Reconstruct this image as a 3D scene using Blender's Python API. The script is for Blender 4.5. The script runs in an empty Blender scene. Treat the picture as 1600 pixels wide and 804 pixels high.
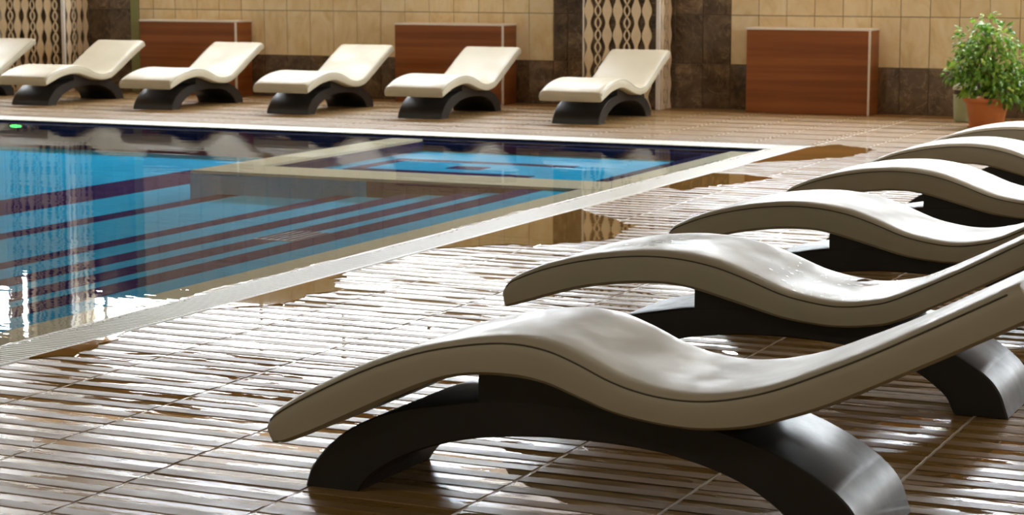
import bpy, bmesh, math, random
from mathutils import Vector, Matrix
random.seed(7)
S = 1.35                      # camera height in metres; layout numbers below are in camera heights
scn = bpy.context.scene
col = scn.collection
R = math.radians

# ------------------------------------------------------------------ camera
cam_d = bpy.data.cameras.new('camera')
cam = bpy.data.objects.new('camera', cam_d); col.objects.link(cam)
cam_d.sensor_width = 36.0; cam_d.lens = 3260 / 1600 * 36.0
cam.location = (0, 0, S)
cam.rotation_euler = (R(90 - 7.997), 0, R(24.784))
cam_d.clip_start = 0.05; cam_d.clip_end = 200
cam_d.dof.use_dof = True; cam_d.dof.focus_distance = 6.6; cam_d.dof.aperture_fstop = 9.0
scn.camera = cam

# ------------------------------------------------------------------ world, exposure
w = bpy.data.worlds.new('world'); scn.world = w; w.use_nodes = True
w.node_tree.nodes['Background'].inputs[0].default_value = (0.75, 0.85, 1.0, 1)
w.node_tree.nodes['Background'].inputs[1].default_value = 0.6
scn.view_settings.view_transform = 'Standard'
scn.view_settings.look = 'None'
scn.view_settings.gamma = 1.0
scn.view_settings.use_curve_mapping = False
scn.view_settings.exposure = 0.1
WIN_STRENGTH = 66.0           # daylight panes of the far clerestory
WIN_SIDE = 40.0               # daylight panes of the right-hand clerestory
LAMP = 23.0                   # ceiling lamp panels, including the added fill row

# ------------------------------------------------------------------ helpers
class MB:
    """collects geometry (in camera heights) and links it as one mesh object"""
    def __init__(s): s.v = []; s.f = []; s.m = []
    def add(s, vs, fs, mi=0):
        o = len(s.v); s.v += [tuple(p) for p in vs]
        for f in fs: s.f.append([i + o for i in f]); s.m.append(mi)
    def box(s, x0, x1, y0, y1, z0, z1, mi=0):
        s.add([(x0,y0,z0),(x1,y0,z0),(x1,y1,z0),(x0,y1,z0),(x0,y0,z1),(x1,y0,z1),(x1,y1,z1),(x0,y1,z1)],
              [(0,3,2,1),(4,5,6,7),(0,1,5,4),(1,2,6,5),(2,3,7,6),(3,0,4,7)], mi)
    def cbox(s, x0, x1, y0, y1, z0, z1, c, mi=0):
        """box with chamfered edges on the -Y face"""
        s.add([(x0,y1,z0),(x1,y1,z0),(x1,y1,z1),(x0,y1,z1),
               (x0,y0+c,z0),(x1,y0+c,z0),(x1,y0+c,z1),(x0,y0+c,z1),
               (x0+c,y0,z0+c),(x1-c,y0,z0+c),(x1-c,y0,z1-c),(x0+c,y0,z1-c)],
              [(0,3,2,1),(0,1,5,4),(1,2,6,5),(2,3,7,6),(3,0,4,7),(4,5,9,8),(5,6,10,9),(6,7,11,10),(7,4,8,11),(8,9,10,11)], mi)
    def prism(s, pts, a, b, axis='y', mi=0):
        """closed polygon (p,q) extruded between a and b along an axis"""
        n = len(pts)
        mk = {'y': lambda p, t: (p[0], t, p[1]), 'x': lambda p, t: (t, p[0], p[1]), 'z': lambda p, t: (p[0], p[1], t)}[axis]
        s.add([mk(p, a) for p in pts] + [mk(p, b) for p in pts],
              [list(range(n)), list(range(2*n-1, n-1, -1))] + [(i, i+n, (i+1) % n + n, (i+1) % n) for i in range(n)], mi)
    def tube(s, pts, rad, n=6, mi=0):
        base = len(s.v); rings = []
        for i, p in enumerate(pts):
            p = Vector(p); d = (Vector(pts[min(i+1, len(pts)-1)]) - Vector(pts[max(i-1, 0)])).normalized()
            a = d.cross(Vector((0.3, 0.9, 0.1)) if abs(d.z) > .8 else Vector((0, 0, 1))).normalized(); b = d.cross(a)
            r = rad[i] if isinstance(rad, (list, tuple)) else rad
            rings.append([p + (a*math.cos(t) + b*math.sin(t)) * r for t in [2*math.pi*k/n for k in range(n)]])
        vs = [q for r_ in rings for q in r_]; fs = []
        for i in range(len(pts)-1):
            for k in range(n): fs.append((i*n+k, i*n+(k+1) % n, (i+1)*n+(k+1) % n, (i+1)*n+k))
        fs.append(list(range(n))[::-1]); fs.append([(len(pts)-1)*n+k for k in range(n)])
        s.add(vs, fs, mi)
    def lathe(s, prof, n=32, c=(0, 0), mi=0):
        vs = []; fs = []
        for r, z in prof:
            for k in range(n):
                t = 2*math.pi*k/n; vs.append((c[0]+r*math.cos(t), c[1]+r*math.sin(t), z))
        for i in range(len(prof)-1):
            for k in range(n): fs.append((i*n+k, i*n+(k+1) % n, (i+1)*n+(k+1) % n, (i+1)*n+k))
        s.add(vs, fs, mi)
    def mesh(s, name, mats, smooth=False, bevel=0, fix=True):
        me = bpy.data.meshes.new(name)
        me.from_pydata([(x*S, y*S, z*S) for x, y, z in s.v], [], s.f)
        for m in (mats if isinstance(mats, (list, tuple)) else [mats]): me.materials.append(m)
        me.polygons.foreach_set('material_index', s.m)
        bm = bmesh.new(); bm.from_mesh(me)
        if fix: bmesh.ops.recalc_face_normals(bm, faces=bm.faces)
        if bevel:
            es = [e for e in bm.edges if len(e.link_faces) == 2 and e.calc_face_angle(0) > R(40)]
            bmesh.ops.bevel(bm, geom=es, offset=bevel*S, segments=2, profile=.5, affect='EDGES', clamp_overlap=True)
        bm.to_mesh(me); bm.free()
        if smooth:
            me.polygons.foreach_set('use_smooth', [True]*len(me.polygons))
            try: me.set_sharp_from_angle(angle=R(38))
            except Exception: pass
        me.update()
        return me
    def build(s, name, mats, parent=None, loc=None, rz=0, **k):
        return link(name, s.mesh(name, mats, **k), parent, loc, rz)

def link(name, me, parent=None, loc=None, rz=0):
    o = bpy.data.objects.new(name, me); col.objects.link(o)
    if parent is not None: o.parent = parent
    if loc: o.location = [c*S for c in loc]
    if rz: o.rotation_euler = (0, 0, rz)
    return o
def tag(o, label=None, cat=None, group=None, kind=None):
    if label: o['label'] = label
    if cat: o['category'] = cat
    if group: o['group'] = group
    if kind: o['kind'] = kind
    return o
def empty(name, loc=(0, 0, 0), rz=0):
    o = bpy.data.objects.new(name, None); col.objects.link(o)
    o.empty_display_size = .1; o.location = [c*S for c in loc]; o.rotation_euler = (0, 0, rz)
    return o
def copy_tree(o, parent=None):
    c = o.copy(); col.objects.link(c)
    if parent is not None: c.parent = parent
    for ch in list(o.children): copy_tree(ch, c)
    return c
def spline(pts, n):
    """Catmull-Rom samples through pts"""
    P = [Vector((p[0], p[1])) for p in pts]; P = [P[0]*2-P[1]] + P + [P[-1]*2-P[-2]]
    out = []
    m = len(P)-3
    for i in range(n):
        t = i/(n-1)*m; k = min(int(t), m-1); t -= k
        a, b, c, d = P[k:k+4]
        out.append(.5*((2*b)+(c-a)*t+(2*a-5*b+4*c-d)*t*t+(3*b-a-3*c+d)*t**3))
    return out
def interp(pts, x):
    if x <= pts[0][0]: return pts[0][1]
    for (a, b), (c, d) in zip(pts, pts[1:]):
        if x <= c: return b+(d-b)*(x-a)/(c-a)
    return pts[-1][1]

# ------------------------------------------------------------------ materials
class NT:
    def __init__(s, name):
        s.m = bpy.data.materials.new(name); s.m.use_nodes = True; s.t = s.m.node_tree; s.t.nodes.clear()
        s.out = s.n('ShaderNodeOutputMaterial')
    def n(s, kind, **k):
        nd = s.t.nodes.new(kind)
        for a, v in k.items(): setattr(nd, a, v)
        return nd
    def l(s, a, b): s.t.links.new(a, b)
    def pos(s, scale=(1, 1, 1), objc=False):
        if objc: src = s.n('ShaderNodeTexCoord').outputs['Object']
        else: src = s.n('ShaderNodeNewGeometry').outputs['Position']
        mp = s.n('ShaderNodeMapping'); mp.inputs['Scale'].default_value = scale; s.l(src, mp.inputs['Vector'])
        return mp.outputs[0]
    def noise(s, vec, scale, detail=4, rough=.55, dist=0):
        nd = s.n('ShaderNodeTexNoise'); nd.inputs['Scale'].default_value = scale
        nd.inputs['Detail'].default_value = detail; nd.inputs['Roughness'].default_value = rough
        nd.inputs['Distortion'].default_value = dist; s.l(vec, nd.inputs['Vector']); return nd.outputs['Fac']
    def ramp(s, fac, stops):
        r = s.n('ShaderNodeValToRGB'); e = r.color_ramp.elements
        while len(e) < len(stops): e.new(.5)
        for k, (p, c) in enumerate(stops):
            e[k].position = p; e[k].color = (c, c, c, 1) if isinstance(c, (int, float)) else (*c, 1)
        s.l(fac, r.inputs[0]); return r.outputs[0]
    def mix(s, fac, a, b, mode='MIX'):
        m = s.n('ShaderNodeMix', data_type='RGBA', blend_type=mode)
        for sock, v in ((m.inputs[0], fac), (m.inputs[6], a), (m.inputs[7], b)):
            if isinstance(v, (int, float)): sock.default_value = v
            elif isinstance(v, tuple): sock.default_value = (*v, 1)
            else: s.l(v, sock)
        return m.outputs[2]
    def bump(s, h, strength, dist=.002, normal=None):
        b = s.n('ShaderNodeBump'); b.inputs['Strength'].default_value = strength; b.inputs['Distance'].default_value = dist
        s.l(h, b.inputs['Height'])
        if normal is not None: s.l(normal, b.inputs['Normal'])
        return b.outputs[0]
    def bsdf(s, color, rough, normal=None, spec=.5, coat=0, coat_rough=.05):
        b = s.n('ShaderNodeBsdfPrincipled')
        for sock, v in ((b.inputs['Base Color'], color), (b.inputs['Roughness'], rough)):
            if isinstance(v, (int, float)): sock.default_value = v
            elif isinstance(v, tuple): sock.default_value = (*v, 1)
            else: s.l(v, sock)
        b.inputs['Specular IOR Level'].default_value = spec
        b.inputs['Coat Weight'].default_value = coat; b.inputs['Coat Roughness'].default_value = coat_rough
        if normal is not None: s.l(normal, b.inputs['Normal'])
        s.l(b.outputs[0], s.out.inputs[0]); return b

def m_plain(name, c, rough=.5, spec=.5, nscale=30, var=.12):
    t = NT(name); f = t.noise(t.pos(), nscale)
    t.bsdf(t.mix(f, tuple(x*(1-var) for x in c), tuple(min(1, x*(1+var)) for x in c)), rough, spec=spec); return t.m
def m_seat():
    t = NT('seat_cream'); p = t.pos()
    f = t.noise(p, 3, 5); c = t.mix(f, (.43, .395, .29), (.51, .475, .365))
    wet = t.ramp(t.noise(p, 5, 6, .65), [(.40, .34), (.60, .52)])
    h = t.noise(p, 2.6, 3, .5, .4); h2 = t.noise(p, 160, 2)
    n = t.bump(h2, .12, .0006, t.bump(h, .26, .012))
    t.bsdf(c, wet, n, spec=.24); return t.m
def m_base():
    t = NT('base_black'); p = t.pos()
    f = t.noise(p, 14, 5, .6)
    r = t.ramp(f, [(.3, .36), (.7, .5)])
    sp = t.ramp(t.noise(p, 70, 3, .6), [(.76, 0), (.80, 1)])
    c = t.mix(sp, t.mix(f, (.012, .011, .010), (.026, .023, .020)), (.06, .052, .042))
    t.bsdf(c, r, t.bump(t.noise(p, 60, 3), .12, .0008), spec=.5); return t.m
def tile_color(t):
    p = t.pos((2.2, 38, 20)); g = t.noise(p, 1.0, 6, .6)
    inf = t.n('ShaderNodeObjectInfo').outputs['Random']
    a = t.mix(g, (.160, .080, .012), (.310, .180, .040))
    return t.mix(inf, a, t.mix(g, (.175, .09, .018), (.30, .178, .052)))
def m_tile_raised():
    t = NT('tile_band_rough'); p = t.pos()
    fine = t.noise(p, 300, 2, .6)
    t.bsdf(t.mix(.22, tile_color(t), (.17, .15, .125)), t.ramp(t.noise(t.pos((3, 14, 3)), 1, 4), [(.35, .38), (.65, .50)]),
           t.bump(fine, .22, .0006, t.bump(t.noise(t.pos((1.5, 3, 1)), 3, 3), .05, .003)), spec=.45); return t.m
def m_tile_recess():
    t = NT('tile_band_wet')
    q = t.pos((2.2, 11, 1)); blob = t.noise(q, 1.0, 6, .66, .3)
    wet = t.ramp(blob, [(.505, 0), (.52, 1)])          # standing water films
    rough = t.mix(wet, (.25, .25, .25), (.012, .012, .012))
    hb = t.noise(t.pos((3, 10, 1)), 4, 3)
    b = t.n('ShaderNodeBump'); b.inputs['Distance'].default_value = .003; t.l(hb, b.inputs['Height'])
    inv = t.ramp(wet, [(0, .10), (1, .012)]); t.l(inv, b.inputs['Strength'])
    t.bsdf(tile_color(t), rough, b.outputs[0], spec=.6); return t.m
def m_cream_tile():
    t = NT('cream_wall_tile'); inf = t.n('ShaderNodeObjectInfo').outputs['Random']
    p = t.n('ShaderNodeVectorMath', operation='ADD'); cmb = t.n('ShaderNodeCombineXYZ')
    mul = t.n('ShaderNodeMath', operation='MULTIPLY'); mul.inputs[1].default_value = 37; t.l(inf, mul.inputs[0]); t.l(mul.outputs[0], cmb.inputs[2])
    t.l(t.pos((1, 1, .55)), p.inputs[0]); t.l(cmb.outputs[0], p.inputs[1])
    f = t.noise(p.outputs[0], 5.5, 5, .6, 1.2)
    c = t.ramp(f, [(.28, (.69, .55, .27)), (.48, (.83, .72, .46)), (.66, (.89, .82, .61))])
    c = t.mix(inf, c, t.mix(.5, c, (.74, .60, .38)))
    t.bsdf(c, .22, spec=.5); return t.m
def m_marble():
    t = NT('brown_marble'); inf = t.n('ShaderNodeObjectInfo').outputs['Random']
    p = t.n('ShaderNodeVectorMath', operation='ADD'); cmb = t.n('ShaderNodeCombineXYZ')
    mul = t.n('ShaderNodeMath', operation='MULTIPLY'); mul.inputs[1].default_value = 29; t.l(inf, mul.inputs[0]); t.l(mul.outputs[0], cmb.inputs[2])
    t.l(t.pos(), p.inputs[0]); t.l(cmb.outputs[0], p.inputs[1])
    f = t.noise(p.outputs[0], 4, 6, .62, 1.5)
    c = t.ramp(f, [(.3, (.055, .036, .022)), (.5, (.125, .085, .053)), (.68, (.22, .155, .095))])
    v = t.ramp(t.noise(p.outputs[0], 3.1, 7, .6, 2.2), [(.485, 0), (.5, 1), (.515, 0)])
    c = t.mix(t.mix(.5, v, (0, 0, 0)), c, (.42, .31, .19))
    k = t.mix(inf, (.75, .75, .75), (1.25, 1.25, 1.25)); c = t.mix(1.0, c, k, 'MULTIPLY')
    t.bsdf(c, .2, spec=.5); return t.m
def m_wood(name, a, b, zs=42, rough=.35):
    t = NT(name); p = t.pos((1.2, 6, zs)); f = t.noise(p, 1, 6, .6)
    big = t.ramp(t.noise(t.pos((.2, .2, 9)), 1.6, 4), [(.38, 0), (.62, 1)])
    t.bsdf(t.mix(.5, t.mix(f, a, b), t.mix(big, a, b)), rough, spec=.4); return t.m
def m_pool(name, c1, c2, grout):
    t = NT(name)
    br = t.n('ShaderNodeTexBrick'); br.offset = 0; br.inputs['Scale'].default_value = 1
    br.inputs['Brick Width'].default_value = .20; br.inputs['Row Height'].default_value = .20; br.inputs['Mortar Size'].default_value = .006
    br.inputs['Color1'].default_value = (*c1, 1); br.inputs['Color2'].default_value = (*c2, 1); br.inputs['Mortar'].default_value = (*grout, 1)
    t.l(t.pos((1, 1, 0)), br.inputs['Vector'])
    f = t.noise(t.pos(), 1.2, 4)
    t.bsdf(t.mix(.55, br.outputs[0], t.mix(f, tuple(x*.8 for x in c1), c2)), .9, spec=0); return t.m
def m_water(name, tint, bump, scale=(1, 1, 1), rough=.0, ior=1.33, refl=1.0):
    t = NT(name)
    tr = t.n('ShaderNodeBsdfTransparent'); tr.inputs[0].default_value = (*tint, 1)
    gl = t.n('ShaderNodeBsdfGlossy'); gl.inputs['Roughness'].default_value = rough; gl.inputs[0].default_value = (1, 1, 1, 1)
    geo = t.n('ShaderNodeNewGeometry')
    dot = t.n('ShaderNodeVectorMath', operation='DOT_PRODUCT'); t.l(geo.outputs['Incoming'], dot.inputs[0]); t.l(geo.outputs['Normal'], dot.inputs[1])
    def mth(op, a, b_=None):
        q = t.n('ShaderNodeMath', operation=op)
        for k_, v in enumerate((a, b_)):
            if v is None: continue
            if isinstance(v, (int, float)): q.inputs[k_].default_value = v
            else: t.l(v, q.inputs[k_])
        return q.outputs[0]
    f0 = ((ior-1)/(ior+1))**2                       # Schlick reflectance, the same from both sides of the sheet
    fr = mth('ADD', mth('MULTIPLY', mth('POWER', mth('SUBTRACT', 1.0, mth('ABSOLUTE', dot.outputs['Value'])), 5.0), refl*(1-f0)), f0)
    mx = t.n('ShaderNodeMixShader')
    if bump:
        h = t.noise(t.pos(scale), 1, 3, .5, .3)
        nb = t.bump(h, bump, .01); t.l(nb, gl.inputs['Normal']); t.l(nb, dot.inputs[1])
    t.l(fr, mx.inputs[0]); t.l(tr.outputs[0], mx.inputs[1]); t.l(gl.outputs[0], mx.inputs[2]); t.l(mx.outputs[0], t.out.inputs[0])
    return t.m
def m_puddle():
    t = NT('standing_water_on_tile')
    t.bsdf(tile_color(t), .02, t.bump(t.noise(t.pos((2, 6, 1)), 1, 3), .03, .01), spec=.4); return t.m
def m_emit(name, c, strength):
    t = NT(name); e = t.n('ShaderNodeEmission'); e.inputs[0].default_value = (*c, 1); e.inputs[1].default_value = strength
    t.l(e.outputs[0], t.out.inputs[0]); return t.m
def m_leaf():
    t = NT('ficus_leaf'); at = t.n('ShaderNodeAttribute', attribute_name='shade')
    c = t.ramp(at.outputs['Fac'], [(0, (.05, .14, .015)), (.5, (.17, .36, .035)), (1, (.45, .62, .09))])
    b = t.bsdf(c, .35, spec=.5)
    tl = t.n('ShaderNodeBsdfTranslucent'); t.l(c, tl.inputs[0]); mx = t.n('ShaderNodeMixShader'); mx.inputs[0].default_value = .35
    t.l(b.outputs[0], mx.inputs[1]); t.l(tl.outputs[0], mx.inputs[2]); t.l(mx.outputs[0], t.out.inputs[0]); return t.m

M = dict(seat=m_seat(), base=m_base(), seam=m_plain('seam_dark', (.10, .085, .06), .6), raised=m_tile_raised(), recess=m_tile_recess(),
    grout=m_plain('floor_grout', (.62, .56, .46), .3), cream=m_cream_tile(), marble=m_marble(),
    walljoint=m_plain('wall_joint', (.20, .16, .10), .8), plaster=m_plain('plaster', (.50, .42, .30), .8),
    cabwood=m_wood('cabinet_wood', (.17, .050, .013), (.36, .125, .034)), ceilwood=m_wood('ceiling_wood', (.20, .10, .035), (.32, .17, .06), 8, .5),
    white=m_plain('white_laminate', (.80, .78, .74), .3), lattice=m_plain('lattice_cream', (.78, .66, .47), .3),
    coping=m_plain('coping_white', (.66, .66, .61), .45, .25), copebeige=m_plain('lip_beige', (.52, .47, .36), .8, 0),
    pblue=m_pool('pool_tile_blue', (.014, .28, .50), (.03, .35, .58), (.08, .36, .54)), pcyan=m_pool('pool_tile_cyan', (.010, .30, .56), (.02, .37, .64), (.07, .38, .60)),
    pnavy=m_pool('pool_tile_navy', (.010, .014, .055), (.018, .024, .08), (.04, .05, .09)), ppurple=m_pool('pool_tile_purple', (.020, .011, .075), (.036, .020, .10), (.06, .045, .11)),
    water=m_water('pool_water', (.90, .96, .98), .12, (1.6, 5, 1), 0, 1.33, .42), film=m_puddle(),
    edge=m_water('overflow_edge_water', (.95, .97, .97), .0, (1, 1, 1), .12, 1.6),
    pane=m_emit('daylight_pane', (.88, .95, 1.0), WIN_STRENGTH), spane=m_emit('side_daylight_pane', (.95, .97, 1.0), WIN_SIDE),
    lamp=m_emit('lamp_panel', (1.0, .89, .73), LAMP), tube=m_emit('tube_glow', (1, .98, .93), 30), dryleaf=m_plain('dry_leaf', (.22, .13, .05), .6), green=m_emit('green_led', (.05, 1.0, .10), 5),
    frame=m_plain('window_frame', (.25, .24, .22), .5), terra=m_plain('terracotta', (.52, .165, .045), .45), soil=m_plain('soil', (.035, .022, .014), .95),
    bark=m_plain('bark', (.16, .11, .06), .9), leaf=m_leaf(), dullgreen=m_plain('dull_green', (.26, .29, .12), .5),
    binlid=m_plain('bin_grey', (.55, .60, .58), .4), binbody=m_plain('bin_green', (.42, .50, .36), .45), drain=m_plain('drain_grey', (.07, .055, .05), .5))

# ------------------------------------------------------------------ setting: layout constants (camera heights)
WY = 13.83                    # far wall plane
XL, XR, YB, ZC = -15.0, 2.6, -2.6, 2.55
W0, W1 = 1.665, 2.02          # clerestory sill and head
PX, CX = -3.530, -3.335       # pool side: water edge, outer edge of coping
PY, CY = 10.88, 11.20         # far side: water edge, outer edge of coping
TX, TY = .3425, .331          # deck tile pitch
GX, GY = -3.033, 3.375        # a deck tile corner

# floor slab (grout) round the pool
f = MB()
f.box(CX, XR, YB, WY, -.10, -.0022)
f.box(XL, CX, CY, WY, -.10, -.0022)
floor = f.build('floor', M['grout']); tag(floor, kind='structure')

# deck tiles: four raised bands and four wet recessed bands each
def tile_mesh(x0, x1, y0, y1, shift=0):
    g = .0042; gy = .0014; b = MB(); prof = []
    P = (y1-y0-2*gy)/4; hh = .0013
    y = y0+gy; prof.append((y, -.004)); mats = [0]
    for k in range(4):
        prof += [(y, 0), (y+P*.46, 0), (y+P*.50, -hh), (y+P*.97, -hh)]
        mats += [0, 0, 1, 1]
        y += P
    prof += [(y, -hh), (y, -.004)]
    mats += [1, 0]
    n = len(prof)
    vs = [(x0+g, p, z) for p, z in prof] + [(x1-g, p, z) for p, z in prof]
    for i in range(n-1): pass
    b.add(vs, [], 0)
    for i in range(n-1):
        b.f.append([i, i+n, i+1+n, i+1])
        dz = prof[i+1][1]-prof[i][1]
        b.m.append(1 if (prof[i][1] == -hh and abs(dz) < 1e-9) else 0)
    b.f.append(list(range(n))); b.m.append(0); b.f.append(list(range(2*n-1, n-1, -1))); b.m.append(0)
    return b
def inview(x, y):
    d = Vector((x, y, -1)); a = R(24.784)
    hx = d.x*math.cos(a)+d.y*math.sin(a); hy = -d.x*math.sin(a)+d.y*math.cos(a)
    if hy < 1: return False
    th = R(7.997); fw = hy*math.cos(th)+math.sin(th); up = -math.cos(th)+hy*math.sin(th)
    px = 800+3260*hx/fw; py = 402-3260*up/fw
    return -60 < px < 1660 and py < 870
cells = []
i0 = int((CX-GX)/TX)-1
def xs_list(x0, x1):
    out = []; k = math.floor((x0-GX)/TX)
    while GX+k*TX < x1-1e-6:
        a = max(GX+k*TX, x0); b_ = min(GX+(k+1)*TX, x1)
        if b_-a > .02: out.append((a, b_))
        k += 1
    return out
ys = []
k = -18
while GY+k*TY < WY:
    a = max(GY+k*TY, YB); b_ = min(GY+(k+1)*TY, WY-.012)
    if b_-a > .04: ys.append((a, b_))
    k += 1
for (y0, y1) in ys:
    for (x0, x1) in xs_list(CX+.004, XR): cells.append((x0, x1, y0, y1))
    if y1 > CY+.04:
        for (x0, x1) in xs_list(-11.6, CX): cells.append((x0, x1, max(y0, CY+.004), y1))
def area(c):
    cx, cy = (c[0]+c[1])/2, (c[2]+c[3])/2
    return -(c[1]-c[0])*(c[3]-c[2])/(cx*cx+cy*cy)**1.5 if (inview(cx, cy) or inview(c[0], c[3]) or inview(c[1], c[2])) else 0
cells.sort(key=area)
cache = {}
rest = MB()
for n_, c in enumerate(cells):
    if n_ < 300 and area(c) < 0:
        key = (round(c[1]-c[0], 3), round(c[3]-c[2], 3))
        if key not in cache: cache[key] = tile_mesh(0, key[0], 0, key[1]).mesh('deck_tile', [M['raised'], M['recess']], fix=True)
        link('deck_tile', cache[key], floor, (c[0], c[2], random.uniform(-.0004, .0004)))
    else:
        t_ = tile_mesh(*c); o_ = len(rest.v); rest.v += t_.v
        rest.f += [[i+o_ for i in fc] for fc in t_.f]; rest.m += t_.m
o = rest.build('deck_tile_field', [M['raised'], M['recess']], floor); tag(o, kind='stuff')

# ---- pool basin: steps along the right-hand side, floor, walls, small corner pool
pool = empty('pool_basin'); tag(pool, kind='structure')
DV0, DV1, DX0, DX1 = 8.74, 9.08, -5.80, -5.60       # divider walls of the corner pool (near wall y, left wall x)
LIP = -3.700
def part(name, mat, parent, *boxes, **k):
    b = MB()
    for bx in boxes: b.box(*bx)
    return b.build(name, mat, parent, **k)
part('overflow_lip', M['copebeige'], pool, (LIP, PX+.02, YB, PY, -.06, -.017))
xa = [(-3.760, -3.870), (-3.945, -4.048), (-4.145, -4.250), (-4.40, -4.49), (-4.88, -4.985)]
dep = [.030, .055, .080, .105, .130]
right = LIP
for i, ((a, b_), d) in enumerate(zip(xa, dep)):
    nos0, nos1 = a*(1+d)+.0, b_*(1+d)               # dark nosing strip of this tread
    nos0 = min(nos0, right-.02)
    st = part('pool_step', M['pblue'], pool, (nos1, right, YB, DV0, -.40, -d))
    part('nosing_strip', M['ppurple'], st, (nos1-.002, nos0, YB, DV0-.004, -d-.02, -d+.0015))
    right = nos1
FD = .17
part('pool_floor', M['pcyan'], pool, (XL, right, YB, PY, -.42, -FD))
part('lane_line', M['ppurple'], pool, (-5.70*(1+FD), -5.35*(1+FD), YB, PY-.6, -FD-.01, -FD+.002))
part('lane_line', M['ppurple'], pool, (-8.2*(1+FD), -7.75*(1+FD), YB, PY-.6, -FD-.01, -FD+.002))
part('far_wall_band', M['pnavy'], pool, (XL, CX-.02, PY, PY+.05, -.42, -.012))
dv = part('divider_wall', M['copebeige'], pool, (DX0, PX+.01, DV0, DV1, -.40, -.016), (DX0, DX1, DV1, PY, -.40, -.016))
part('divider_band', M['ppurple'], dv, (-4.80, LIP, DV0-.006, DV0, -.075, -.03))
part('divider_band', M['pnavy'], dv, (-4.80, LIP, DV0-.006, DV0, -.40, -.075))
part('divider_facing', M['pblue'], dv, (DX0, -4.802, DV0-.006, DV0, -.40, -.03))
part('divider_band', M['pnavy'], dv, (DX0-.006, DX0, DV0, PY, -.40, -.03))
part('corner_pool_floor', M['pcyan'], pool, (DX1, LIP, DV1, PY, -.40, -.075))
part('corner_border', M['pnavy'], pool, (LIP-.12, LIP, DV1, PY, -.07, -.030), (DX1, LIP-.12, PY-.10, PY, -.07, -.030), (DX1, DX1+.06, DV1, PY-.10, -.07, -.03))
part('corner_line', M['ppurple'], pool, (-5.35, -4.35, 9.62, 9.70, -.08, -.072), (-5.35, -4.35, 10.2, 10.28, -.08, -.072), (-5.43, -5.35, 9.62, 10.28, -.08, -.072), (-4.95, -4.75, 9.88, 10.02, -.08, -.072))
dr = part('floor_drain', M['drain'], pool, (-4.27, -4.07, 6.86, 7.13, -.060, -.052))
g_ = MB()
for q in range(6): g_.box(-4.26+q*.032, -4.245+q*.032, 6.87, 7.12, -.052, -.050)
o = g_.build('drain_slats', M['ppurple'], dr); tag(o, kind='stuff')

wb = MB(); wb.add([(XL, YB, -.012), (PX, YB, -.012), (PX, PY, -.012), (XL, PY, -.012)], [(0, 1, 2, 3)])
wo = wb.build('pool_water', M['water']); tag(wo, 'still clear blue pool water mirroring the far wall', 'water', kind='stuff')
# overflow water bead along the deck side
e_ = MB(); n = 520; rnd = random.Random(3)
prev = None; vs = []; fs = []
for i in range(n+1):
    y = 2.8+(PY-2.8)*i/n; wv = .012*math.sin(y*3.1)+.008*math.sin(y*11+1)+rnd.uniform(-.007, .007); hz = .002+rnd.uniform(0, .003)
    xx = PX+.012+wv
    vs += [(xx-.010, y, -.0118), (xx-.006, y, -.006+hz), (xx+.010, y, -.005+hz), (xx+.024+rnd.uniform(0, .014), y, .0012)]
    if i:
        k = 4*(i-1)
        for q in range(3): fs.append((k+q, k+q+1, k+q+5, k+q+4))
e_.add(vs, fs); o = e_.build('overflow_bead', M['edge'], wo, smooth=True)

# ---- coping: white overflow grating along the right and far side
cp = MB(); cp.box(PX+.02, PX+.035, YB, PY, -.05, 0); cp.box(CX-.012, CX, YB, CY, -.05, .001); cp.box(PX+.02, CX, YB, PY, -.05, -.005)
t1 = cp.build('trim_1', M['coping']); tag(t1, kind='structure')
sl = MB(); y = 2.6
while y < CY-.03:
    sl.box(PX+.03, CX-.008, y, y+.013, -.006, .0005); y += .022
o = sl.build('grating_slats', M['coping'], t1); tag(o, kind='stuff')
cp = MB(); cp.box(XL, CX-.012, PY+.05, PY+.07, -.05, .0015); cp.box(XL, CX-.012, CY-.012, CY, -.05, .001); cp.box(XL, PX+.03, PY+.05, CY, -.05, -.003)
t2 = cp.build('trim_2', M['coping']); tag(t2, kind='structure')
sl = MB(); x = -11.5
while x < PX:
    sl.box(x, x+.02, PY+.06, CY-.01, -.004, .0005); x += .032
o = sl.build('grating_slats', M['coping'], t2); tag(o, kind='stuff')

# ---- far wall: core, cream tiles, marble dado and pilasters
wl = MB(); wl.box(XL, XR, WY+.006, WY+.25, -.1, W0); wl.box(XL, XR, WY+.006, WY+.25, W1, ZC)
wall = wl.build('wall_far', M['walljoint']); tag(wall, kind='structure')
up = MB(); up.box(XL, XR, WY-.02, WY+.006, W1, ZC); o = up.build('lintel_panelling', M['ceilwood'], wall)
ROWS = [(0, .31), (.31, .65), (.65, .99), (.99, 1.33), (1.33, W0)]
PIL = [(-10.86, -9.71), (-6.056, -4.715)]        # brown marble zones behind and beside the lattice columns
wc = {}
up = MB()
def wtile(x0, x1, z0, z1, mat, vis, name):
    key = (round(x1-x0, 3), round(z1-z0, 3), mat)
    if vis:
        if key not in wc:
            b = MB(); g = .0022; b.cbox(g, key[0]-g, -.001, .008, g, key[1]-g, .0025); wc[key] = b.mesh(name, M[mat])
        link(name, wc[key], wall, (x0, WY, z0))
    else:
        g = .0022; up.cbox(x0+g, x1-g, WY-.001, WY+.008, z0+g, z1-g, .0025, 0 if mat == 'cream' else 1)
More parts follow.
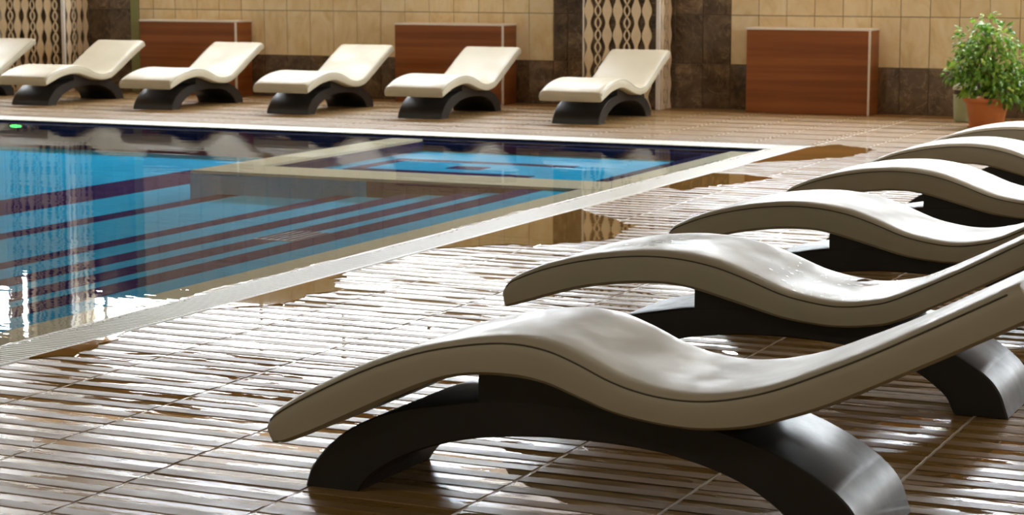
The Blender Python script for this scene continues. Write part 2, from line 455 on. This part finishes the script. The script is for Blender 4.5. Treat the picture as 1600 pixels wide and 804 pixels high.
def bay(x0, x1, start, pitch, kind):
    xs = [x0]; k = math.floor((x0-start)/pitch)+1
    while start+k*pitch < x1-.015:
        if start+k*pitch > x0+.015: xs.append(start+k*pitch)
        k += 1
    xs.append(x1)
    for a, b_ in zip(xs, xs[1:]):
        for r_, (z0, z1) in enumerate(ROWS):
            mat = 'marble' if (kind == 'marble' or r_ == 0) else 'cream'
            wtile(a, b_, z0, z1, mat, r_ < 3 and a > -11.7 and b_ < -2.2, 'marble_tile' if mat == 'marble' else 'cream_tile')
bay(XL, PIL[0][0], -8.481, .2028, 'cream')
bay(PIL[0][0], PIL[0][1], PIL[0][1], .2028, 'marble')
part('green_strip', M['dullgreen'], wall, (-9.71, -9.632, WY-.004, WY+.006, 0, W0))  # narrow strip, darker and greener than the cream tiles
bay(-9.632, PIL[1][0], -8.481, .2028, 'cream')
bay(PIL[1][0], PIL[1][1], PIL[1][1], .205, 'marble')
bay(PIL[1][1], XR, -4.514, .198, 'cream')
o = up.build('upper_tiles', [M['cream'], M['marble']], wall); tag(o, kind='stuff')

# ---- lattice columns: marble core with cream pierced screen strands
def lattice_column(cx0, cx1, y0, label):
    t = empty('lattice_column', ((cx0+cx1)/2, (y0+WY)/2, 0))
    tag(t, label, 'column')
    ox, oy = (cx0+cx1)/2, (y0+WY)/2
    H1 = W1
    c = MB(); c.box(cx0+.03-ox, cx1-.03-ox, y0+.03-oy, WY-.003-oy, 0, H1); c.build('core', M['marble'], t)
    th = .012; per = .17
    def strand(fn_l, fn_r, face):
        b = MB(); n_ = 96; vs = []; fs = []
        for i in range(n_+1):
            z = H1*i/n_; l_, r_ = fn_l(z), fn_r(z)
            for s_, d_ in ((l_, 0), (r_, 0), (r_, th), (l_, th)):
                vs.append((s_-ox, y0+d_-oy, z) if face == 'f' else (cx1-d_-ox, s_-oy, z))
            if i:
                k = 4*(i-1)
                for q in range(4): fs.append((k+q, k+(q+1) % 4, k+4+(q+1) % 4, k+4+q))
        fs += [(0, 1, 2, 3), (4*n_, 4*n_+1, 4*n_+2, 4*n_+3)]
        b.add(vs, fs); return b
    def wide(u, face):
        f_ = lambda z: .0235+.0125*math.cos(2*math.pi*z/per)
        strand(lambda z: u-f_(z), lambda z: u+f_(z), face).build('lattice_bar', M['lattice'], t)
    def thin(u, face):
        for sg in (1, -1):
            f_ = lambda z, sg=sg: u-sg*.021*math.cos(2*math.pi*z/per)
            strand(lambda z: f_(z)-.0055, lambda z: f_(z)+.0055, face).build('lattice_wave', M['lattice'], t)
    def fill(a, b_, face):
        u = a+.034; k = 0
        while u < b_-.03:
            if k % 3 == 1: thin(u, face)
            else: wide(u, face)
            u += (.069, .069, .079)[k % 3]; k += 1
    fill(cx0+.012, cx1-.03, 'f'); fill(y0+.035, WY-.01, 's')
    b = MB()
    for z in (.31, .65, .99, 1.33, 1.665): b.box(cx0-ox, cx1-ox, y0+.013-oy, y0+.02-oy, z-.002, z+.002)
    b.build('panel_joint', M['walljoint'], t)
    b = MB(); b.box(cx1-.026-ox, cx1-ox, y0-oy, y0+.026-oy, 0, H1); b.build('corner_trim', M['white'], t, bevel=.003)
    b = MB(); b.box(cx0-ox, cx0+.010-ox, y0-oy, y0+.026-oy, 0, H1); b.build('edge_trim', M['white'], t)
lattice_column(-5.708, -5.133, 13.54, 'cream and brown lattice column behind the rightmost lounger of the back row')
lattice_column(-10.75, -10.115, 13.50, 'cream and brown lattice column at the left behind the back loungers')

# ---- clerestory windows of the far and right wall
def window(idx, a, b_, axis):
    fr = MB(); q = .018
    if axis == 'x':
        Y0, Y1 = WY+.02, WY+.07
        for bx in ((a, b_, Y0, Y1, W0, W0+q), (a, b_, Y0, Y1, W1-q, W1), (a, a+q, Y0, Y1, W0+q, W1-q), (b_-q, b_, Y0, Y1, W0+q, W1-q)): fr.box(*bx)
        w_ = fr.build('window_%d' % idx, M['frame']); pn = MB(); pn.box(a+q, b_-q, WY+.04, WY+.05, W0+q, W1-q); pn.build('pane', M['pane'], w_)
    else:
        X0, X1 = XR+.02, XR+.07
        for bx in ((X0, X1, a, b_, W0, W0+q), (X0, X1, a, b_, W1-q, W1), (X0, X1, a, a+q, W0+q, W1-q), (X0, X1, b_-q, b_, W0+q, W1-q)): fr.box(*bx)
        w_ = fr.build('window_%d' % idx, M['frame']); pn = MB(); pn.box(XR+.04, XR+.05, a+q, b_-q, W0+q, W1-q); pn.build('pane', M['spane'], w_)
    tag(w_, kind='structure')
idx = 1; x = -9.31-8*.74
xs = [XL]
while x < XR-.2:
    if x > XL+.2: xs.append(x)
    x += .74
xs.append(XR)
for a, b_ in zip(xs, xs[1:]): window(idx, a, b_, 'x'); idx += 1
SY = [6.6, 7.4, 8.2, 9.0, 9.8]
for a, b_ in zip(SY, SY[1:]): window(idx, a, b_, 'y'); idx += 1

# ---- other walls and ceiling
b = MB(); b.box(XR, XR+.25, YB, WY+.25, -.1, W0); b.box(XR, XR+.25, YB, WY+.25, W1, ZC); b.box(XR, XR+.25, YB, SY[0], W0, W1); b.box(XR, XR+.25, SY[-1], WY+.25, W0, W1)
o = b.build('wall_right', M['plaster']); tag(o, kind='structure')
b = MB(); b.box(XL-.25, XL, YB, WY+.25, -.5, ZC); o = b.build('wall_left', M['plaster']); tag(o, kind='structure')
b = MB(); b.box(XL, XR, YB-.25, YB, -.5, ZC); o = b.build('wall_back', M['plaster']); tag(o, kind='structure')
b = MB(); b.box(XL-.25, XR+.25, YB-.25, WY+.25, ZC, ZC+.2); ceil = b.build('ceiling', M['ceilwood']); tag(ceil, kind='structure')
LP = [(x_, 8.8) for x_ in (-12.0, -9.6, -7.2, -4.8, -2.4)]+[(x_, 5.0) for x_ in (-12.0, -9.0, -6.0)]+[(x_, 1.5) for x_ in (-10.0, -6.0, -2.2, 0.8)]  # last row, nearest the camera, added to fill the near lounger sides
lm = None
for i, (x_, y_) in enumerate(LP):
    if lm is None:
        lm = empty('ceiling_lamp', (x_, y_, ZC))
        b = MB()
        for bx in ((-.24, .24, -.24, -.21, -.03, 0), (-.24, .24, .21, .24, -.03, 0), (-.24, -.21, -.21, .21, -.03, 0), (.21, .24, -.21, .21, -.03, 0)): b.box(*bx)
        b.build('lamp_frame', M['white'], lm)
        b = MB(); b.box(-.21, .21, -.21, .21, -.022, -.012); b.build('diffuser', M['lamp'], lm); L = lm
    else:
        L = copy_tree(lm); L.location = (x_*S, y_*S, ZC*S)
    tag(L, 'unseen square warm panel lamp placed in the wooden ceiling to light the room', 'lamp', 'ceiling panel lamps')

# ------------------------------------------------------------------ loungers
TOP_A = [(.010, .136), (.022, .155), (.086, .196), (.211, .258), (.319, .297), (.425, .322), (.515, .334), (.591, .328), (.653, .308), (.715, .281), (.775, .264), (.835, .257), (.894, .259), (.952, .270), (1.01, .287), (1.077, .315), (1.176, .360), (1.282, .415), (1.365, .459), (1.415, .486)]
BOT_A = [(.030, .092), (.050, .094), (.127, .126), (.265, .193), (.372, .240), (.445, .257), (.528, .260), (.591, .252), (.653, .232), (.715, .212), (.776, .201), (.848, .195), (.907, .197), (.977, .208), (1.045, .230), (1.123, .261), (1.231, .315), (1.336, .369), (1.410, .408), (1.455, .432)]
TOP_B = [(-.036, .229), (-.014, .252), (.071, .288), (.187, .317), (.301, .332), (.397, .333), (.492, .321), (.570, .297), (.663, .262), (.754, .245), (.813, .243), (.872, .252), (.930, .270), (1.071, .339), (1.208, .413), (1.330, .474), (1.405, .508)]
BOT_B = [(-.026, .178), (0, .184), (.154, .231), (.270, .251), (.360, .257), (.440, .251), (.556, .223), (.664, .196), (.750, .186), (.800, .185), (.859, .190), (.932, .206), (1.073, .274), (1.209, .345), (1.345, .412), (1.440, .455)]
OUT = [(.063, 0), (.079, .042), (.122, .091), (.179, .131), (.262, .166), (.370, .189), (.450, .200), (.566, .208), (.692, .208), (.815, .203), (.911, .187), (.994, .163), (1.064, .132), (1.122, .095), (1.156, .057), (1.177, 0)]
INN = [(1.055, 0), (1.031, .042), (.972, .085), (.900, .114), (.804, .136), (.693, .144), (.566, .143), (.436, .129), (.340, .104), (.262, .071), (.205, .032), (.180, 0)]
SW, BW = .405, .305
LEAF = (-1.31, 4.86, .2455)
def make_lounger(TOP, BOT, name):
    root = empty(name)
    n = 72
    T = spline(TOP, n); B = spline(BOT, n)
    # resample both by normalised arc length so that stations face one another
    hw = SW/2
    ring = [(-hw+.010, 0), (-hw+.001, .10), (-hw, .35), (-hw, .62), (-hw+.003, .80), (-hw+.011, .92), (-hw+.026, .985), (-hw+.05, 1.0), (-hw*.45, .985), (0, .975)]
    ring = ring + [(-v, s) for v, s in ring[-2::-1]]
    m = len(ring); vs = []; fs = []
    stations = []
    for i in range(n): stations.append((T[i], B[i], 1.0, 0))
    # rounded closing rings at both ends
    def endr(t, b_, nt, nb):
        out = []
        for sc, off in ((.985, .004), (.92, .009), (.6, .012)):
            mid = (t+b_)/2; d = ((t-nt)+(b_-nb)); d.normalize()
            out.append((mid+(t-mid)*sc+d*off, mid+(b_-mid)*sc+d*off, 1-(1-sc)*.12, 1))
        return out
    st = endr(T[0], B[0], T[3], B[3])[::-1]+stations+endr(T[-1], B[-1], T[-4], B[-4])
    for t, b_, sc, e in st:
        for v, s in ring:
            p = b_+(t-b_)*s; vs.append((p.x, v*sc, p.y))
    for i in range(len(st)-1):
        for k in range(m): fs.append((i*m+k, i*m+(k+1) % m, (i+1)*m+(k+1) % m, (i+1)*m+k))
    fs.append(list(range(m))); fs.append([(len(st)-1)*m+k for k in range(m)][::-1])
    sb = MB(); sb.add(vs, fs); seat = sb.build('seat', M['seat'], root, smooth=True)
    for sg in (-1, 1):
        pts = [(T[i].x+(B[i].x-T[i].x)*.16, sg*(hw-.0024), T[i].y+(B[i].y-T[i].y)*.16) for i in range(1, n-1)]
        q = MB(); q.tube(pts, .0015, 4); q.build('seam', M['seam'], seat)
    sbot = [(p.x, p.y) for p in B]
    outer = [(p.x, min(max(0, p.y), interp(sbot, p.x)-.002) if .5 < p.x else max(0, p.y)) for p in spline(OUT, 60)]
    inner = [(p.x, max(0, p.y)) for p in spline(INN, 48)]
    # arch as quads between outer and inner curve
    k_ = 60; inn2 = [(p.x, max(0, p.y)) for p in spline(INN[::-1], k_)]
    vs = []; fs = []; hb = BW/2; c = .004
    for (ox, oz), (ix, iz) in zip(outer, inn2):
        dx, dz = ix-ox, iz-oz; L_ = math.hypot(dx, dz) or 1; dx, dz = dx/L_*c, dz/L_*c
        vs += [(ox, -hb+c, oz), (ox+dx, -hb, oz+dz), (ix-dx, -hb, iz-dz), (ix, -hb+c, iz), (ix, hb-c, iz), (ix-dx, hb, iz-dz), (ox+dx, hb, oz+dz), (ox, hb-c, oz)]
    for i in range(k_-1):
        for q in range(8): fs.append((i*8+q, i*8+(q+1) % 8, (i+1)*8+(q+1) % 8, (i+1)*8+q))
    fs.append(list(range(8))); fs.append([(k_-1)*8+q for q in range(8)][::-1])
    ab = MB(); ab.add(vs, fs); ab.build('arched_base', M['base'], root, smooth=True)
    # support block between arch and seat
    xs = [.436+.0+(.86-.436)*i/24 for i in range(25)]
    lo = [(x, interp(outer, x)-.006) for x in xs]; hi = [(x, max(interp(sbot, x)-.001, interp(outer, x)-.002)) for x in xs]
    pb = MB(); pb.prism(lo+hi[::-1], -hb+.001, hb-.001); pb.build('support_block', M['base'], root)
    return root
near = make_lounger(TOP_A, BOT_A, 'pool_lounger')
near.location = (-2.08*S, (3.362+SW/2)*S, 0)
GN = 'loungers in the right-hand row beside the pool'; GB = 'loungers in the back row along the tiled wall'
tag(near, 'nearest cream wave-shaped lounger on black arched base, right-hand row', 'lounger', GN)
proto = make_lounger(TOP_B, BOT_B, 'pool_lounger')
NY = [4.535, 5.66, 6.765, 7.80, 8.70]
NL = ['second nearest cream wave-shaped lounger, wet with water drops, right-hand row',
      'third cream wave-shaped lounger from the camera in the right-hand row',
      'fourth cream wave-shaped lounger from the camera in the right-hand row',
      'fifth cream wave-shaped lounger from the camera in the right-hand row',
      'farthest cream wave-shaped lounger of the right-hand row, nearest the potted plant']
for i, (y, lab) in enumerate(zip(NY, NL)):
    o = proto if i == 0 else copy_tree(proto)
    o.location = (-2.08*S, (y+SW/2)*S, 0); tag(o, lab, 'lounger', GN)
    if i == 0: second = o
BX = [-10.43, -9.412, -8.362, -7.275, -6.272, -5.165]
BL = ['cream lounger of the back row cut off by the left picture edge',
      'cream lounger of the back row before the left lattice column',
      'cream lounger of the back row before the leftmost wooden cabinet',
      'cream lounger of the back row before bare cream wall tiles, between two cabinets',
      'cream lounger of the back row before the middle wooden cabinet',
      'rightmost cream lounger of the back row, before the lattice column']
for x, lab in zip(BX, BL):
    o = copy_tree(proto); o.location = (x*S, 12.085*S, 0); o.rotation_euler = (0, 0, R(90)); o.scale = (.83, 1.06, .84)
    tag(o, lab, 'lounger', GB)

# water drops on the second lounger's seat and back
dp = MB(); rnd = random.Random(11); topB = [(p.x, p.y) for p in spline(TOP_B, 120)]
def drop(b, u, v, rx, ry, hz):
    z = interp(topB, u); z2 = interp(topB, u+.004); sl_ = (z2-z)/.004
    vs = []; fs = []; n_ = 8
    for k in range(n_):
        t = 2*math.pi*k/n_; vs.append((u+rx*math.cos(t), v+ry*math.sin(t), z+sl_*rx*math.cos(t)-.0095*.6))
    for k in range(n_):
        t = 2*math.pi*k/n_; vs.append((u+.6*rx*math.cos(t), v+.6*ry*math.sin(t), z+sl_*.6*rx*math.cos(t)+hz*.7))
    vs.append((u, v, z+hz))
    for k in range(n_): fs += [(k, (k+1) % n_, n_+(k+1) % n_, n_+k), (n_+k, n_+(k+1) % n_, 2*n_)]
    b.add(vs, fs)
for i in range(170):
    r_ = rnd.choice([.0022, .003, .004, .0055]); drop(dp, rnd.triangular(.5, 1.1, .72), rnd.uniform(-.17, .17), r_*1.5, r_, .0012)
for i in range(26): drop(dp, rnd.gauss(.30, .035), rnd.gauss(-.02, .06), rnd.uniform(.006, .018), rnd.uniform(.003, .008), .0014)
o = dp.build('water_drops', M['edge'], second, smooth=True); tag(o, kind='stuff')

# ------------------------------------------------------------------ cabinets
def cabinet(x0, x1, label):
    t = empty('wooden_cabinet', ((x0+x1)/2, 13.715, 0)); tag(t, label, 'cabinet', 'low wooden cabinets against the tiled wall')
    w2 = (x1-x0)/2; y0 = 13.6-13.715; y1 = WY-.004-13.715; h = .560
    b = MB(); b.box(-w2+.006, w2-.012, y0+.012, y1, 0.004, h); b.build('body', M['cabwood'], t)
    b = MB(); b.box(-w2, w2-.012, y0, y0+.0115, .002, h); b.build('front_panel', M['cabwood'], t)
    b = MB(); b.box(w2-.0115, w2, y0+.013, y1, .002, h); b.build('side_panel', M['cabwood'], t)
    b = MB(); b.box(w2-.0115, w2+.001, y0-.001, y0+.0125, 0, h); b.build('edge_strip', M['white'], t)
    b = MB(); b.box(-w2-.004, w2+.004, y0-.006, y1, h+.0005, h+.014); b.build('top', M['white'], t, bevel=.002)
cabinet(-9.468, -8.593, 'low reddish wooden cabinet with white top, leftmost of three')
cabinet(-7.225, -6.350, 'low reddish wooden cabinet with white top, middle of three')
cabinet(-4.523, -3.666, 'low reddish wooden cabinet with white top beside the potted plant')

# ------------------------------------------------------------------ potted ficus
pl = empty('potted_ficus', (-2.745, 12.95, 0)); tag(pl, 'leafy green ficus in a terracotta pot by the tiled wall', 'plant')
b = MB(); b.lathe([(0, .004), (.098, .004), (.103, .012), (.128, .150), (.130, .158), (.146, .160), (.149, .166), (.148, .180), (.142, .183), (.136, .178), (.128, .150), (0, .145)], 40)
b.build('pot', M['terra'], pl, smooth=True)
b = MB(); b.lathe([(0, 0), (.112, 0), (.118, .012), (.110, .012), (.100, .003), (0, .003)], 36); b.build('saucer', M['terra'], pl, smooth=True)
b = MB(); b.lathe([(0, .158), (.07, .156), (.127, .152)], 24); b.build('soil', M['soil'], pl, smooth=True)
rnd = random.Random(5)
b = MB(); tips = []
for k in range(3):
    a = k*2.1; b.tube([(.012*math.cos(a), .012*math.sin(a), .15), (.02*math.cos(a+1), .02*math.sin(a+1), .26), (.03*math.cos(a), .03*math.sin(a), .38), (.02*math.cos(a), .03*math.sin(a), .55)], [.012, .010, .008, .004], 7)
b.build('trunk', M['bark'], pl, smooth=True)
b = MB()
blobs = [(-.02, 0, .62, .09, .09), (-.10, .0, .53, .12, .10), (.06, .0, .53, .14, .11), (-.03, -.03, .43, .18, .12), (.15, 0, .40, .13, .11), (-.13, -.02, .36, .12, .09), (-.20, -.03, .32, .07, .05), (.04, -.04, .31, .17, .10), (.20, .02, .29, .12, .10), (.12, -.08, .22, .12, .07), (-.09, -.05, .25, .08, .07), (.24, -.02, .20, .06, .07)]
for (x, y, z, r_, rz_) in blobs:
    b.tube([(.0, 0, .24), (x*.45, y*.5, (z+.22)/2), (x, y, z)], [.005, .0035, .0015], 5)
b.build('branches', M['bark'], pl, smooth=True)
b = MB(); shade = []
for (x, y, z, r_, rz_) in blobs:
    cnt = int(7000*r_*r_)+18
    for i in range(cnt):
        d = Vector((rnd.gauss(0, 1), rnd.gauss(0, 1), rnd.gauss(0, 1))).normalized()*(rnd.random()**.45)
        c = Vector((x+d.x*r_, y+d.y*r_, z+d.z*rz_))
        out = Vector((d.x, d.y, d.z-.35+rnd.uniform(-.4, .3))).normalized()
        sd = out.cross(Vector((rnd.gauss(0, .4), rnd.gauss(0, .4), 1))).normalized(); nm = sd.cross(out)
        L_ = rnd.uniform(.036, .056); wd = L_*.30
        p0 = c; p1 = c+out*L_*.45+sd*wd-nm*.003; p2 = c+out*L_*.5+nm*.002; p3 = c+out*L_*.45-sd*wd-nm*.003; p4 = c+out*L_-nm*.010
        b.add([p0, p1, p2, p3, p4], [(0, 1, 2), (0, 2, 3), (1, 4, 2), (2, 4, 3)])
        shade += [min(1, max(0, rnd.gauss(.45, .28)))]*4
me = b.mesh('foliage', M['leaf'], fix=False)
at = me.attributes.new('shade', 'FLOAT', 'FACE'); at.data.foreach_set('value', shade)
o = link('foliage', me, pl); tag(o, kind='stuff')
# pale bin standing behind the pot
bn = empty('waste_bin', (-2.975, 13.36, 0)); tag(bn, 'small pale green bin with grey lid behind the terracotta pot', 'bin')
b = MB(); b.lathe([(0, .002), (.058, .002), (.066, .02), (.072, .175), (0, .175)], 24); b.build('bin_body', M['binbody'], bn, smooth=True)
b = MB(); b.lathe([(.074, .205), (.077, .207), (.077, .218), (.062, .245), (0, .258)], 24); b.lathe([(0, .205), (.074, .205)], 24); b.build('bin_lid', M['binlid'], bn, smooth=True)
b = MB(); b.lathe([(.066, .1755), (.066, .2045)], 24); b.build('bin_neck', M['drain'], bn, smooth=True)

# ------------------------------------------------------------------ puddles beside the coping, pool light
def puddle(pts, label, z=.0016, seed=1):
    rr = random.Random(seed); out = []
    for (a, b_) in zip(pts, pts[1:]+pts[:1]):
        n_ = max(2, int(math.hypot(b_[0]-a[0], b_[1]-a[1])/.035))
        for i in range(n_):
            t = i/n_; x = a[0]+(b_[0]-a[0])*t; y = a[1]+(b_[1]-a[1])*t
            if x > CX+.03: x += rr.uniform(-.022, .022); y += rr.uniform(-.02, .02)
            out.append((max(x, CX+.003), y))
    cx = sum(p[0] for p in out)/len(out); cy = sum(p[1] for p in out)/len(out)
    m_ = MB(); n_ = len(out)
    inner = [(cx+(x-cx)*.985, cy+(y-cy)*.985) for x, y in out]
    m_.add([(x-cx, y-cy, -.0026) for x, y in out]+[(x-cx, y-cy, z) for x, y in inner], [(i, (i+1) % n_, n_+(i+1) % n_, n_+i) for i in range(n_)]+[list(range(n_, 2*n_))])
    o = m_.build('puddle', M['film'], None, (cx, cy, 0)); tag(o, label, 'puddle', 'puddles on the deck along the pool coping')
puddle([(CX, 5.10), (CX, 5.92), (-3.268, 5.718), (-3.172, 5.589), (-3.198, 5.438), (-3.17, 5.277), (-3.25, 5.19)], 'flat brown puddle at the coping left of the second lounger\'s foot end', seed=2)
puddle([(CX, 6.56), (CX, 7.9), (-3.20, 7.75), (-2.93, 7.47), (-2.86, 7.05), (-2.98, 6.87), (-3.02, 6.74), (-3.13, 6.80), (-3.2, 6.68)], 'largest puddle at the coping, mirroring the lattice column', seed=3)
puddle([(CX, 8.80), (CX, 9.55), (-3.1, 9.50), (-2.99, 9.40), (-3.09, 9.1), (-3.2, 8.75)], 'narrow puddle at the coping level with the small corner pool', seed=4)
puddle([(CX, 10.1), (CX, 11.1), (-3.236, 11.35), (-2.96, 11.15), (-2.95, 10.73), (-3.09, 10.39)], 'farthest puddle, at the outer corner of the coping', seed=5)
puddle([(CX, 4.26), (CX, 4.68), (-3.27, 4.50), (-3.25, 4.33)], 'small puddle at the coping nearest the left picture edge', seed=6)
gl = empty('pool_light', (-8.55, PY-.004, -.035)); tag(gl, 'small glowing green light at the far pool edge', 'light')
b = MB(); b.prism([(.05*math.cos(t)*1.0, .010*math.sin(t)) for t in [2*math.pi*k/20 for k in range(20)]], -.002, .004); b.build('light_rim', M['white'], gl)
b = MB(); b.prism([(.042*math.cos(t), .007*math.sin(t)) for t in [2*math.pi*k/20 for k in range(20)]], -.006, -.002); b.build('light_lens', M['green'], gl)

# upright glowing tube added on the left column for its mirrored bar in the water
tl = empty('added_tube', (-10.56, 13.49, 1.45)); tag(tl, 'upright glowing white tube added on the left lattice column', 'lamp')
b = MB(); b.box(-.02, .02, -.004, .009, 0, .54); b.build('fixture', M['white'], tl)
b = MB(); b.tube([(0, -.016, .02), (0, -.016, .52)], .012, 10); b.build('tube', M['tube'], tl)
for z in (.005, .535):
    b = MB(); b.box(-.014, .014, -.03, -.004, z-.012, z+.012); b.build('end_cap', M['white'], tl)

# dry leaf stuck on the second lounger
lf = MB(); L_ = [(-.022, 0, .001), (-.008, .010, .004), (.010, .011, .005), (.024, .001, .003), (.011, -.009, .003), (-.007, -.008, .002), (0, .001, .006)]
lf.add(L_, [(i, (i+1) % 6, 6) for i in range(6)]); lf.add([(x, y, z-.0015) for x, y, z in L_], [((i+1) % 6, i, 6) for i in range(6)])
lf.add([(-.022, .0008, .002), (-.022, -.0008, .002), (-.034, -.0008, .005), (-.034, .0008, .005)], [(0, 1, 2, 3)])
o = lf.build('dry_leaf', M['dryleaf'], None, LEAF, R(25), fix=False); tag(o, 'small curled brown dry leaf lying on the second nearest lounger', 'leaf')
